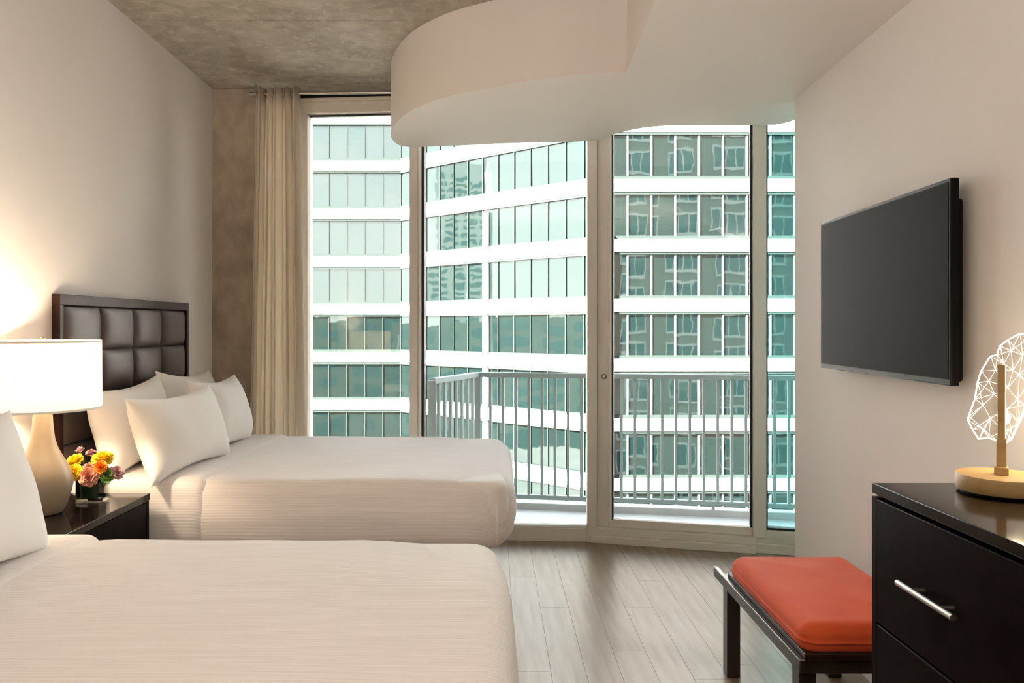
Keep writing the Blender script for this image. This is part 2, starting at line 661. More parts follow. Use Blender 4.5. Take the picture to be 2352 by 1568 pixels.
member('gasket', w2, 0.034, 0.052, 0.03, FD - 0.02, 0.09, ZH, 'gasket', 0)
member('mullion', w2, L2 - 0.072, L2 - 0.008, -0.008, FD, 0.0, 3.01)
member('pane', w2, 0.045, L2 - 0.065, 0.058, 0.066, 0.085, ZH + 0.005, 'glass', 0)
member('head_filler', w2, 0.0, L2, 0.06, FD, 3.016, ZC, 'gasket', 0)
dr, L3 = facet('door_1', P2, P3)
member('head', dr, -0.01, L3, 0.0, FD, ZH, 2.995)
member('head_trim', dr, -0.01, L3, -0.02, FD, 2.995, 3.016)
member('threshold', dr, -0.05, L3 - 0.03, -0.03, FD, 0.0, 0.052)
member('track', dr, -0.03, L3 - 0.03, -0.012, FD, 0.052, 0.100)
member('jamb', dr, -0.06, 0.03, 0.05, FD - 0.005, 0.0, 3.01)
stl = member('stile', dr, -0.012, 0.072, 0.03, 0.09, 0.10, ZH)
member('stile_bead', dr, 0.072, 0.088, 0.022, 0.09, 0.14, ZH, 'alu_white', 0.002)
member('gasket', dr, 0.088, 0.098, 0.03, 0.09, 0.15, ZH, 'gasket', 0)
member('bottom_rail', dr, 0.072, L3 - 0.045, 0.03, 0.09, 0.10, 0.153)
member('gasket', dr, L3 - 0.060, L3 - 0.045, 0.03, 0.09, 0.153, ZH, 'gasket', 0)
member('pane', dr, 0.09, L3 - 0.05, 0.058, 0.066, 0.148, ZH + 0.005, 'glass', 0)
lock = mesh_obj('lock', lathe([(0.0005, 0), (0.017, 0), (0.019, 0.006), (0.012, 0.012), (0.009, 0.022), (0.0005, 0.024)], 20), M['steel'], stl, True, 40, (0.038, 0.03, 1.11))
lock.rotation_euler = (PI / 2, 0, 0)
member('head_filler', dr, -0.01, L3, 0.06, FD, 3.016, ZC, 'gasket', 0)
w3, L4 = facet('window_3', P3, P4)
member('head', w3, -0.02, L4, 0.0, FD, ZH, 2.995)
member('head_trim', w3, -0.02, L4, -0.02, FD, 2.995, 3.016)
member('sill', w3, -0.03, L4, -0.005, FD, 0.0, 0.062)
member('sill_upper', w3, -0.03, L4, 0.006, FD, 0.062, 0.145)
member('mullion', w3, -0.045, 0.036, -0.008, FD, 0.10, 3.01)
member('gasket', w3, 0.036, 0.048, 0.03, 0.09, 0.15, ZH, 'gasket', 0)
member('gasket', w3, 0.036, L4, 0.03, 0.09, 0.145, 0.158, 'gasket', 0)
member('pane', w3, 0.04, L4, 0.058, 0.066, 0.15, ZH + 0.005, 'glass_teal', 0)

member('head_filler', w3, -0.02, L4, 0.06, FD, 3.016, ZC, 'gasket', 0)

# ------------------------------------------------------------------ balcony
struct(mesh_obj('floor_balcony', prism([(-0.62, 5.34), (0.70, 5.20), (1.70, 4.96), (2.75, 4.75), (2.75, 5.74), (-0.10, 6.24), (-0.55, 5.46)], -0.22, -0.015), M['balcony']))
struct(mesh_obj('trim_balcony_curb', prism([(-0.16, 6.12), (2.75, 5.63), (2.75, 5.74), (-0.10, 6.24)], -0.015, 0.035), M['balcony']))
A = Vector((-0.44, 5.42, 0))
B = Vector((-0.13, 6.14, 0))
D = Vector((2.55, 5.70, 0))
rail = thing('balcony_railing', 'grey metal balcony railing with thin upright bars outside the glass door', 'railing', (0, 0, 0))


def bar_between(name, a, b, w, z0, z1, mat='rail'):
    d = b - a
    nrm = Vector((-d.y, d.x, 0)).normalized() * w / 2
    bm = prism([(a + nrm)[:2], (b + nrm)[:2], (b - nrm)[:2], (a - nrm)[:2]], z0, z1)
    bmesh.ops.bevel(bm, geom=bm.edges[:], offset=0.003, segments=1, affect='EDGES')
    return mesh_obj(name, bm, M[mat], rail)


bar_between('top_rail', A, B, 0.05, 1.035, 1.075)
bar_between('top_rail', B, D, 0.05, 1.035, 1.075)
bar_between('bottom_rail', A, B, 0.035, 0.065, 0.10)
bar_between('bottom_rail', B, D, 0.035, 0.065, 0.10)


def post(p, w, name='post', z1=1.06):
    o = mesh_obj(name, box(-w / 2, w / 2, -w / 2, w / 2, -0.015, z1, 0.003, 1), M['rail'], rail)
    o.location = p
    return o


post(A, 0.055)
post(B, 0.05)
post(D, 0.05)
for q in (0.34, 0.68):
    post(B.lerp(D, q), 0.022, 'foot_post', 0.07)
bal0 = mesh_obj('baluster', box(-0.011, 0.011, -0.011, 0.011, 0.10, 1.035), M['rail'], rail)
n_b = 26
first = True
for i in range(1, n_b):
    p = B.lerp(D, i / n_b)
    o = bal0 if first else link_copy(bal0, rail)
    first = False
    o.location = p
    o.rotation_euler = (0, 0, math.atan2(D.y - B.y, D.x - B.x))
for i in range(1, 8):
    o = link_copy(bal0, rail)
    o.location = A.lerp(B, i / 8)
    o.rotation_euler = (0, 0, math.atan2(B.y - A.y, B.x - A.x))

# ------------------------------------------------------------------ building across the street
bld = thing('office_building', 'curved white and glass tower with long ribbon windows across the street', 'building', (0, 0, 0))
FL = 3.05
segs = [((-14.0, 48.5), (-5.95, 48.5), 7), ((-5.95, 48.5), (5.62, 38.75), 13), ((5.62, 38.75), (17.8, 38.75), 10)]
BK = range(-5, 6)
glass_h = FL - 0.70
for si, (a, b, npan) in enumerate(segs):
    d = Vector((b[0] - a[0], b[1] - a[1], 0))
    Ls = d.length
    ang = math.atan2(d.y, d.x)
    mod = Ls / npan
    ext0 = 0.0 if si else -6
    for k in BK:
        z = 2.5 + FL * k
        # white spandrel band
        o = mesh_obj('spandrel_band', box(ext0, Ls + (0.0 if si < 2 else 9), -0.14, 0.6, z - 0.335, z + 0.335, 0.02, 1), M['band'], bld)
        o.location = (a[0], a[1], 0)
        o.rotation_euler = (0, 0, ang)
        if k in (-5, 5):
            continue
        # frame rails and mullions of this ribbon, too thin to pick apart
        bm = bmesh.new()
        add_box(bm, ext0, Ls, -0.10, 0.2, z + 0.335, z + 0.335 + 0.16)
        add_box(bm, ext0, Ls, -0.10, 0.2, z + FL - 0.335 - 0.12, z + FL - 0.335)
        o = mesh_obj('ribbon_rails', bm, M['bframe'], bld)
        o.location = (a[0], a[1], 0)
        o.rotation_euler = (0, 0, ang)
        bm = bmesh.new()
        for i in range(npan + 1):
            mw_ = 0.045 if si == 2 else 0.026
            add_box(bm, i * mod - mw_, i * mod + mw_, -0.07, 0.2, z + 0.335 + 0.10, z + FL - 0.335 - 0.06)
        o = mesh_obj('ribbon_mullions', bm, M['bmull' if si == 2 else 'bframe'], bld)
        o['kind'] = 'stuff'
        o.location = (a[0], a[1], 0)
        o.rotation_euler = (0, 0, ang)
        key = 'pane%d' % si
        for i in range(npan):
            if key not in plank_meshes:
                hh = glass_h - 0.20
                p = mesh_obj('glass_panel', box(-mod / 2 + 0.02, mod / 2 - 0.02, 0.0, 0.05, -hh / 2, hh / 2), M['fglass'], bld)
                plank_meshes[key] = p
            else:
                p = link_copy(plank_meshes[key], bld)
            c = Vector((a[0], a[1], 0)) + d * ((i + 0.5) / npan)
            p.location = (c.x, c.y, z + FL / 2 + 0.02)
            p.rotation_euler = (R.gauss(0, 0.006), 0, ang + R.gauss(0, 0.006))
# white fins and the core that carries the bands
d = Vector(segs[1][1]) - Vector(segs[1][0])
for t, w in ((0.485, 0.16),):
    p = Vector(segs[1][0]) + d * t
    o = mesh_obj('fin', box(-w / 2, w / 2, -0.34, 0.2, -13.0, 8.0), M['band'], bld)
    o.location = (p.x, p.y, 0)
    o.rotation_euler = (0, 0, math.atan2(d.y, d.x))
o = mesh_obj('fin', box(-0.2, 0.2, -0.32, 0.3, -13.0, 6.2), M['band'], bld)
o.location = (5.85, 38.72, 0)
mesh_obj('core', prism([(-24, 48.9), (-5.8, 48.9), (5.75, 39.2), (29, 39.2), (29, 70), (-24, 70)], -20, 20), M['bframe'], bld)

# street far below
struct(mesh_obj('ground_street', box(-500, 200, -300, 300, -20.5, -20), M['street']))

# ------------------------------------------------------------------ this building's own outer wall and the city behind, seen mirrored in the glass opposite
own = empty_struct('wall_exterior')
mesh_obj('render_panel', box(2.75, 46, 5.35, 5.9, -20, 34), M['own_wall'], own)
mesh_obj('render_panel', box(-11, -2.06, 5.62, 5.9, -20, 0.9), M['own_wall'], own)
mesh_obj('render_panel', box(-2.06, 2.75, 5.62, 5.9, -20, -0.3), M['own_wall'], own)
mesh_obj('render_panel', box(-2.06, 2.75, 5.62, 5.9, 3.3, 34), M['own_wall'], own)
win_f = win_g = None
for fi in range(-6, 9):
    z = 3.05 * fi + 0.5
    xs = [4.6 + 4.4 * i for i in range(9)] + ([-9.0, -5.0] if z < -2 else [])
    for xx in xs:
        if win_f is None:
            bm = box(-1.35, 1.35, 0, 0.12, -0.15, 0.1)
            add_box(bm, -1.35, 1.35, 0, 0.12, 1.9, 2.1)
            for q in (-1.3, -0.45, 0.45, 1.3):
                add_box(bm, q - 0.05, q + 0.05, 0, 0.12, 0, 2.0)
            win_f = mesh_obj('window_frame', bm, M['own_frame'], own)
            win_g = mesh_obj('window_glass', box(-1.3, 1.3, 0, 0.06, 0, 2.0), M['own_glass'], win_f)
            f = win_f
        else:
            f = link_copy(win_f, own)
            link_copy(win_g, f)
        f.location = (xx, 5.9, z)

tw = thing('distant_tower', 'pale striped high-rise seen only as a reflection in the glass tower', 'building', (-349, 0, -20), math.radians(12))
M['tower'] = principled('pale_tower_concrete', (0.85, 0.84, 0.80), 0.8)
mesh_obj('shaft', box(-14, 14, -14, 14, 0, 104), M['tower'], tw)
tb = None
for k in range(24):
    for q in (-8.6, 0, 8.6):
        if tb is None:
            tb = mesh_obj('window_strip', box(14.0, 14.2, -3.4, 3.4, -0.9, 0.9), M['own_glass'], tw)
            o = tb
        else:
            o = link_copy(tb, tw)
        o.location = (0, q, 10 + 3.6 * k)

M['block_a'] = principled('dark_green_render', (0.14, 0.15, 0.125), 0.8, col2=(0.26, 0.24, 0.19), scale=0.15)
M['block_b'] = principled('brown_brick', (0.26, 0.21, 0.16), 0.8, col2=(0.40, 0.33, 0.25), scale=0.15)
for (bx_, by_, sx, sy, top, mm, lab) in ((-26, -48, 60, 20, 2.6, 'block_a', 'low dark green block mirrored in the left wing of the glass tower'),
                                         (-120, 16, 26, 60, 2.2, 'block_b', 'low brown block mirrored in the angled middle of the glass tower')):
    cb_ = thing('city_block', lab, 'building', (bx_, by_, -20))
    mesh_obj('shaft', box(-sx / 2, sx / 2, -sy / 2, sy / 2, 0, 20 + top), M[mm], cb_)
    ws = None
    for fl in range(6):
        for q in range(8):
            if ws is None:
                if sx > sy:
                    ws = mesh_obj('window_strip', box(-2.2, 2.2, 0, 0.1, 0, 1.9), M['own_glass'], cb_)
                else:
                    ws = mesh_obj('window_strip', box(0, 0.1, -2.2, 2.2, 0, 1.9), M['own_glass'], cb_)
                o = ws
            else:
                o = link_copy(ws, cb_)
            off = (q - 3.5) * 7.0
            o.location = (off, sy / 2, 2.2 + 3.3 * fl) if sx > sy else (sx / 2, off, 2.2 + 3.3 * fl)

# ------------------------------------------------------------------ curtain and rod
rod = thing('curtain_rod', 'slim steel curtain rod under the concrete ceiling', 'curtain rod', (0, 0, 0))
bm = add_tube(bmesh.new(), [(-1.60, 5.045, 2.993), (-0.40, 4.995, 2.993), (0.1, 4.965, 2.993)], 0.011, 14)
mesh_obj('pole', bm, M['steel'], rod, True, 40)
mesh_obj('end_cap', add_tube(bmesh.new(), [(-1.625, 5.046, 2.993), (-1.60, 5.045, 2.993)], 0.016, 14), M['steel'], rod, True, 40)
for bx, by in ((-1.585, 5.0445), (-0.9, 5.0165), (0.05, 4.968)):
    mesh_obj('bracket', add_tube(bmesh.new(), [(bx, by, 3.00), (bx, by, ZC)], 0.007, 8), M['steel'], rod, True, 40)

cur = thing('curtain', 'cream floor-length eyelet curtain gathered beside the concrete column', 'curtain', (0, 0, 0))


def curtain_xy(s, t):
    """s along the cloth 0..1, t height 0 bottom .. 1 top"""
    xl = -1.655 + 0.065 * t
    xr = -1.225 - 0.055 * t
    e = s + 0.020 * math.sin(9 * s + 1.0) + 0.012 * math.sin(23 * s)
    x = xl + (xr - xl) * e
    ph = 2 * PI * 5.4 * s
    amp = (0.058 - 0.012 * t) * (0.75 + 0.35 * math.sin(5.3 * s + 2))
    y = 5.035 - 0.012 * (s * 2) + amp * math.sin(ph + 0.25 * math.sin(3 * t + 4 * s)) + 0.008 * math.sin(17 * s + 3 * t)
    x += 0.014 * math.sin(2 * ph + 0.6) * (1 - 0.3 * t)
    return x, y


bm = bmesh.new()
ns, nt = 190, 24
grid = []
for j in range(nt + 1):
    t = j / nt
    row = []
    for i in range(ns + 1):
        s = i / ns
        cx, cy = curtain_xy(s, t)
        zz = 0.02 + t * (3.028 - 0.02)
        row.append(bm.verts.new((cx, cy, zz)))
    grid.append(row)
for j in range(nt):
    for i in range(ns):
        bm.faces.new((grid[j][i], grid[j][i + 1], grid[j + 1][i + 1], grid[j + 1][i]))
cl = mesh_obj('cloth', bm, M['curtain'], cur, True)
sm = cl.modifiers.new('thick', 'SOLIDIFY')
sm.thickness = 0.002
ring0 = None
for i in range(12):
    s = (i + 0.27) / 12.4
    cx, cy = curtain_xy(s, 1.0)
    if ring0 is None:
        prof = [(0.020 + 0.006 * math.cos(q * PI / 3), 0.003 * math.sin(q * PI / 3)) for q in range(6)]
        ring0 = mesh_obj('eyelet', lathe(prof, 20, close=True), M['brass'], cur, True)
        o = ring0
    else:
        o = link_copy(ring0, cur)
    o.location = (cx, 5.045 - 0.0415 * (cx + 1.6), 2.991)
    o.rotation_euler = (0, PI / 2, 0.5 if i % 2 else -0.5)


# ------------------------------------------------------------------ beds
def rrect(x0, x1, y0, y1, r, nc=8, mx=14, my=10):
    r = max(r, 0.004)
    pts = []

    def seg(ax, ay, bx, by, n):
        for i in range(n):
            pts.append((ax + (bx - ax) * i / n, ay + (by - ay) * i / n))

    def arc(cx, cy, a0, n):
        for i in range(n):
            a = a0 + (PI / 2) * i / n
            pts.append((cx + r * math.cos(a), cy + r * math.sin(a)))
    seg(x0 + r, y0, x1 - r, y0, mx)
    arc(x1 - r, y0 + r, -PI / 2, nc)
    seg(x1, y0 + r, x1, y1 - r, my)
    arc(x1 - r, y1 - r, 0, nc)
    seg(x1 - r, y1, x0 + r, y1, mx)
    arc(x0 + r, y1 - r, PI / 2, nc)
    seg(x0, y1 - r, x0, y0 + r, my)
    arc(x0 + r, y0 + r, PI, nc)
    return pts


def puffy(x0, x1, y0, y1, z0, z1, rc, re, crown=0.012, tuck=0.05, wob=0.004, seed=0, bulge=0.012, sag=0.0):
    """soft mattress shape: rounded plan corners, rounded top edge, tucked lower edge"""
    prof = []
    hem = min(0.09, 0.3 * (z1 - z0))
    for i in range(5):
        a = i / 4
        prof.append((tuck * (1 - a) ** 2, z0 + hem * a))
    for i in range(1, 4):
        a = i / 4
        prof.append((-bulge * math.sin(PI * a), z0 + hem + (z1 - re - z0 - hem) * a))
    for i in range(0, 9):
        a = PI / 2 * i / 8
        prof.append((re * (1 - math.cos(a)), z1 - re + re * math.sin(a)))
    half = min(x1 - x0, y1 - y0) / 2
    for f in (0.08, 0.16, 0.26, 0.36, 0.48, 0.6, 0.75, 0.92):
        ins = re + (half - re) * f
        prof.append((ins, z1 + crown * f * f * (3 - 2 * f)))
    bm = bmesh.new()
    rings = []
    for ins, z in prof:
        r = rc - ins if ins < rc * 0.8 else rc * 0.2
        ring = []
        for (px, py) in rrect(x0 + ins, x1 - ins, y0 + ins, y1 - ins, r):
            n = noise.noise(Vector((px * 3 + seed, py * 3, z * 4))) * wob
            n2 = noise.noise(Vector((px * 3 + 7 + seed, py * 3, z * 4))) * wob
            cx_ = max(0.0, 1 - (x1 - px) / 0.42)
            cy_ = max(0.0, 1 - min(y1 - py, py - y0) / 0.42)
            dz = sag * (cx_ * cy_) ** 0.8 * max(0.0, (z - z0) / (z1 - z0))
            ring.append(bm.verts.new((px + n, py + n2, z - dz + n * (1 if z > z0 + 0.1 else 0))))
        rings.append(ring)
    for a, b in zip(rings, rings[1:]):
        k = len(a)
        for i in range(k):
            bm.faces.new((a[i], a[(i + 1) % k], b[(i + 1) % k], b[i]))
    bm.faces.new(rings[0][::-1])
    bm.faces.new(rings[-1])
    return bm


ZB = 0.783


def make_headboard(y0, y1, label):
    hb = thing('headboard', label, 'headboard', (0, 0, 0))
    xb, xf = XL, -1.874
    zt, zb = 1.588, 0.30
    bw = 0.032
    mesh_obj('frame_top', box(xb, xf, y0, y1, zt - 0.046, zt, 0.003, 2), M['headboard_wood'], hb)
    mesh_obj('frame_side', box(xb, xf, y0, y0 + bw, zb, zt - 0.046, 0.003, 2), M['headboard_wood'], hb)
    mesh_obj('frame_side', box(xb, xf, y1 - bw, y1, zb, zt - 0.046, 0.003, 2), M['headboard_wood'], hb)
    mesh_obj('backing', box(xb, -1.895, y0 + bw, y1 - bw, zb, zt - 0.046), M['headboard_wood'], hb)
    cw = (y1 - y0 - 2 * bw) / 4
    rh = 0.2065
    tile = None
    for r_ in range(6):
        for c_ in range(4):
            if tile is None:
                bm = bmesh.new()
                n = 14
                g = []
                for j in range(n + 1):
                    row = []
                    for i in range(n + 1):
                        u, v = -1 + 2 * i / n, -1 + 2 * j / n
                        uu, vv = math.sin(u * PI / 2), math.sin(v * PI / 2)
                        puff = ((1 - abs(uu) ** 3.0) * (1 - abs(vv) ** 3.0)) ** 0.5
                        row.append(bm.verts.new((0.034 * puff, uu * cw / 2 * 0.995, vv * rh / 2 * 0.995)))
                    g.append(row)
                for j in range(n):
                    for i in range(n):
                        bm.faces.new((g[j][i], g[j][i + 1], g[j + 1][i + 1], g[j + 1][i]))
                tile = mesh_obj('tufted_panel', bm, M['leather'], hb, True)
                o = tile
            else:
                o = link_copy(tile, hb)
            o.location = (-1.895, y0 + bw + cw * (c_ + 0.5), zt - 0.046 - rh * (r_ + 0.5))
    return hb


def make_bed(y0, y1, label, seed, x1=0.085, rc=0.13):
    b = thing('bed', label, 'bed', (0, 0, 0))
    x0 = -1.845
    mesh_obj('base', box(x0 + 0.02, x1 - 0.14, y0 + 0.06, y1 - 0.06, 0.12, 0.50, 0.02, 3), M['boxspring'], b)
    lg = None
    for lx in (x0 + 0.15, x1 - 0.30):
        for ly in (y0 + 0.2, y1 - 0.2):
            if lg is None:
                lg = mesh_obj('leg', add_tube(bmesh.new(), [(0, 0, 0), (0, 0, 0.12)], [0.022, 0.03], 14), M['espresso'], b, True, 40)
                o = lg
            else:
                o = link_copy(lg, b)
            o.location = (lx, ly, 0)
    mesh_obj('mattress', puffy(x0 + 0.005, x1 - 0.03, y0 + 0.02, y1 - 0.02, 0.485, ZB - 0.012, 0.10, 0.05, seed=seed), M['sheet'], b, True)
    mesh_obj('coverlet', puffy(-1.42, x1, y0, y1, 0.475, ZB, rc, 0.075, 0.014, 0.05, 0.006, seed, sag=0.03), M['coverlet'], b, True)
    # folded sheet band laid over the coverlet's upper end
    mesh_obj('folded_sheet', puffy(-1.845, -1.235, y0 - 0.006, y1 + 0.006, 0.475, ZB + 0.011, 0.05, 0.06, 0.012, 0.05, 0.005, seed + 3), M['coverlet'], b, True)
    # corner seam of the coverlet at the foot
    for yy_, sg in ((y0, -1), (y1, 1)):
        a_ = sg * math.radians(58)
        cxx, cyy = x1 - rc, yy_ - sg * rc
        pts = []
        for q in range(7):
            r_ = rc + 0.009 + 0.011 * math.sin(PI * q / 6)
            pts.append((cxx + r_ * math.cos(a_), cyy + r_ * math.sin(a_), ZB - 0.105 - 0.028 * q))
        mesh_obj('corner_seam', add_tube(bmesh.new(), pts, 0.0045, 6), M['linen'], b, True)
    return b


def make_pillow(w, h, t, seed, pinch=0.15):
    bm = bmesh.new()
    n = 26
    sides = []
    for sgn in (1, -1):
        g = []
        for j in range(n + 1):
            row = []
            for i in range(n + 1):
                u, v = math.sin((-1 + 2 * i / n) * PI / 2), math.sin((-1 + 2 * j / n) * PI / 2)
                x = w / 2 * u * (1 - pinch * (1 - v * v) * abs(u) ** 2)
                y = h / 2 * v * (1 - pinch * 1.2 * (1 - u * u) * abs(v) ** 2)
                th = (max(0, (1 - abs(u) ** 2.6)) * max(0, (1 - abs(v) ** 2.6))) ** 0.55
                z = sgn * t / 2 * th
                nn = noise.noise(Vector((x * 5 + seed, y * 5, sgn))) * 0.013 + noise.noise(Vector((x * 14, y * 9 + seed, sgn * 2))) * 0.006
                row.append((x, y, z + nn * min(1, th * 2)))
            g.append(row)
        sides.append(g)
    verts = {}
    for si, g in enumerate(sides):
        for j in range(n + 1):
            for i in range(n + 1):
                edge = i in (0, n) or j in (0, n)
                k = (0 if edge else si, j, i)
                if k not in verts:
                    verts[k] = bm.verts.new(g[j][i])
    for si in (0, 1):
        for j in range(n):
            for i in range(n):
                f = []
                for (jj, ii) in ((j, i), (j, i + 1), (j + 1, i + 1), (j + 1, i)):
                    edge = ii in (0, n) or jj in (0, n)
                    f.append(verts[(0 if edge else si, jj, ii)])
                bm.faces.new(f if si == 0 else f[::-1])
    return bm


def place_pillow(label, c, w, h, t, tilt, yaw, roll, seed, group):
    """standing pillow: width along the wall, leaning back towards the headboard"""
    o = mesh_obj('pillow', make_pillow(w, h, t, seed), M['linen'], None, True)
    # local x -> -Y of the room, local y -> up, local z -> +X
    base = Matrix(((0, 0, 1), (1, 0, 0), (0, 1, 0))).to_4x4()
    rot = Matrix.Rotation(yaw, 4, 'Z') @ Matrix.Rotation(-tilt, 4, 'Y') @ Matrix.Rotation(roll, 4, 'X')
    o.matrix_world = Matrix.Translation(c) @ rot @ base
    tag(o, label, 'pillow', group)
    return o


make_headboard(3.271, 4.66, 'brown tufted leather headboard in a dark wood frame behind the bed by the window')
make_headboard(1.06, 2.45, 'brown tufted leather headboard behind the bed nearest the camera')
make_bed(3.25, 4.645, 'white double bed by the window, beyond the bedside table', 1.0, 0.095, 0.19)
make_bed(1.03, 2.425, 'white double bed closest to the camera, filling the lower left', 5.0, 0.045, 0.24)
GP = 'white bed pillows'
place_pillow('white pillow against the headboard of the window bed, behind the flowers', (-1.705, 3.60, 0.985), 0.74, 0.42, 0.20, 0.22, 0.0, 0.03, 1, GP)
place_pillow('white pillow against the headboard of the window bed, at its window side', (-1.705, 4.27, 0.985), 0.72, 0.44, 0.19, 0.20, 0.0, -0.05, 2, GP)
place_pillow('plump white pillow in front on the window bed, nearest its lamp side', (-1.455, 3.55, 0.960), 0.78, 0.39, 0.21, 0.30, -0.08, 0.0, 3, GP)
place_pillow('white pillow in front on the window bed, nearest the curtain', (-1.495, 4.16, 0.972), 0.70, 0.41, 0.21, 0.25, 0.0, -0.02, 4, GP)
place_pillow('white pillow on the bed closest to the camera, cut by the frame', (-1.40, 1.91, 0.985), 0.76, 0.44, 0.24, 0.28, 0.0, 0.0, 6, GP)

# ------------------------------------------------------------------ bedside table
nt_ = thing('nightstand', 'dark espresso bedside table between the two beds', 'bedside table', (0, 0, 0))
nx0, nx1, ny0, ny1 = -1.90, -1.437, 2.48, 3.17
mesh_obj('top', box(nx0, nx1, ny0, ny1, 0.722, 0.75, 0.002, 2), M['espresso_top'], nt_)
mesh_obj('side_panel', box(nx0, nx1 - 0.004, ny0 + 0.002, ny0 + 0.024, 0.06, 0.722, 0.001, 1), M['espresso'], nt_)
mesh_obj('side_panel', box(nx0, nx1 - 0.004, ny1 - 0.024, ny1 - 0.002, 0.06, 0.722, 0.001, 1), M['espresso'], nt_)
mesh_obj('back_panel', box(nx0, nx0 + 0.012, ny0 + 0.024, ny1 - 0.024, 0.06, 0.722), M['espresso'], nt_)
mesh_obj('bottom_panel', box(nx0 + 0.012, nx1 - 0.03, ny0 + 0.024, ny1 - 0.024, 0.06, 0.082), M['espresso'], nt_)
for z0_, z1_ in ((0.41, 0.718), (0.09, 0.402)):
    dw = mesh_obj('drawer', box(nx1 - 0.03, nx1 - 0.004, ny0 + 0.026, ny1 - 0.026, z0_, z1_, 0.002, 1), M['espresso'], nt_)
    zc = (z0_ + z1_) / 2
    mesh_obj('handle', add_tube(bmesh.new(), [(nx1 - 0.004, 2.73, zc), (nx1 + 0.02, 2.73, zc), (nx1 + 0.02, 2.92, zc), (nx1 - 0.004, 2.92, zc)], 0.005, 8), M['steel'], dw, True, 40)
for lx in (nx0 + 0.03, nx1 - 0.04):
    for ly in (ny0 + 0.04, ny1 - 0.04):
        mesh_obj('leg', box(lx - 0.018, lx + 0.018, ly - 0.018, ly + 0.018, 0, 0.06), M['espresso'], nt_)

# ------------------------------------------------------------------ table lamp
LX, LY, LZ = -1.685, 2.83, 0.751
lamp = thing('table_lamp', 'lit bedside lamp with white drum shade and pale gourd base', 'lamp', (LX, LY, LZ))
prof = [(0.001, 0), (0.062, 0.0), (0.068, 0.004), (0.080, 0.03), (0.094, 0.07), (0.101, 0.105), (0.1015, 0.125), (0.096, 0.15), (0.083, 0.18),
        (0.066, 0.21), (0.051, 0.24), (0.041, 0.275), (0.035, 0.32), (0.032, 0.37), (0.031, 0.415), (0.029, 0.42), (0.001, 0.42)]
mesh_obj('base', lathe(prof, 56), M['ceramic'], lamp, True, 50)
mesh_obj('stem', lathe([(0.001, 0.42), (0.011, 0.42), (0.011, 0.455), (0.016, 0.46), (0.016, 0.50), (0.001, 0.50)], 18), M['brass'], lamp, True, 40)
sr, sz0, sz1 = 0.197, 0.390, 0.643
sh = mesh_obj('shade', lathe([(sr + 0.002, sz0), (sr, sz1), (sr - 0.003, sz1), (sr - 0.001, sz0)], 72, close=True), M['shade'], lamp, True, 50)
mesh_obj('shade_trim', lathe([(sr + 0.003, sz0 - 0.002), (sr + 0.003, sz0 + 0.006), (sr - 0.002, sz0 + 0.006), (sr - 0.002, sz0 - 0.002)], 72, close=True), M['linen'], sh, True, 50)
mesh_obj('shade_trim', lathe([(sr + 0.001, sz1 - 0.006), (sr + 0.001, sz1 + 0.002), (sr - 0.004, sz1 + 0.002), (sr - 0.004, sz1 - 0.006)], 72, close=True), M['linen'], sh, True, 50)
bm = bmesh.new()
for q in range(3):
    a = 2 * PI * q / 3 + 0.4
    add_tube(bm, [(0.01 * math.cos(a), 0.01 * math.sin(a), sz1 - 0.006), ((sr - 0.003) * math.cos(a), (sr - 0.003) * math.sin(a), sz1 - 0.006)], 0.002, 6)
add_tube(bm, [(0, 0, 0.50), (0, 0, sz1 - 0.006)], 0.003, 6)
mesh_obj('harp', bm, M['brass'], sh)
mesh_obj('finial', lathe([(0.001, sz1 - 0.004), (0.006, sz1 - 0.002), (0.010, sz1 + 0.006), (0.007, sz1 + 0.013), (0.001, sz1 + 0.016)], 16), M['brass'], lamp, True)
light('bedside_bulb', 'POINT', (LX, LY, LZ + 0.545), 8, (1.0, 0.79, 0.56), radius=0.035)

# ------------------------------------------------------------------ flowers in a glass cube
VX, VY, VZ = -1.601, 3.026, 0.751
M['vase_glass'] = glass_mat('clear_vase_glass', (0.95, 0.97, 0.95), 1.2)
M['leaf'] = principled('dark_green_leaf', (0.010, 0.045, 0.008), 0.35, col2=(0.02, 0.075, 0.012), scale=30)
M['leaf_light'] = principled('fresh_green_leaf', (0.10, 0.24, 0.03), 0.5)
M['yellow'] = principled('yellow_petal', (0.88, 0.62, 0.01), 0.6, col2=(0.92, 0.70, 0.04), scale=60)
M['orange_petal'] = principled('orange_petal', (0.80, 0.22, 0.01), 0.6, col2=(0.85, 0.32, 0.03), scale=60)
M['pink_petal'] = principled('dusty_pink_petal', (0.62, 0.26, 0.17), 0.7, col2=(0.72, 0.36, 0.26), scale=80)
M['mauve_petal'] = principled('mauve_petal', (0.42, 0.22, 0.24), 0.7, col2=(0.56, 0.34, 0.36), scale=80)
M['lilac_petal'] = principled('pale_lilac_petal', (0.66, 0.46, 0.50), 0.7)
vase = thing('vase', 'small square clear glass vase lined with a dark green leaf', 'vase', (VX, VY, VZ))
hv, zv, tv_ = 0.045, 0.095, 0.004
bm = bmesh.new()
add_box(bm, -hv, hv, -hv, hv, 0, 0.012)
for (a0, a1, b0, b1) in ((-hv, hv, -hv, -hv + tv_), (-hv, hv, hv - tv_, hv), (-hv, -hv + tv_, -hv + tv_, hv - tv_), (hv - tv_, hv, -hv + tv_, hv - tv_)):
    add_box(bm, a0, a1, b0, b1, 0.012, zv)
mesh_obj('glass_wall', bm, M['vase_glass'], vase)
bm = bmesh.new()
n = 40
ringa, ringb = [], []
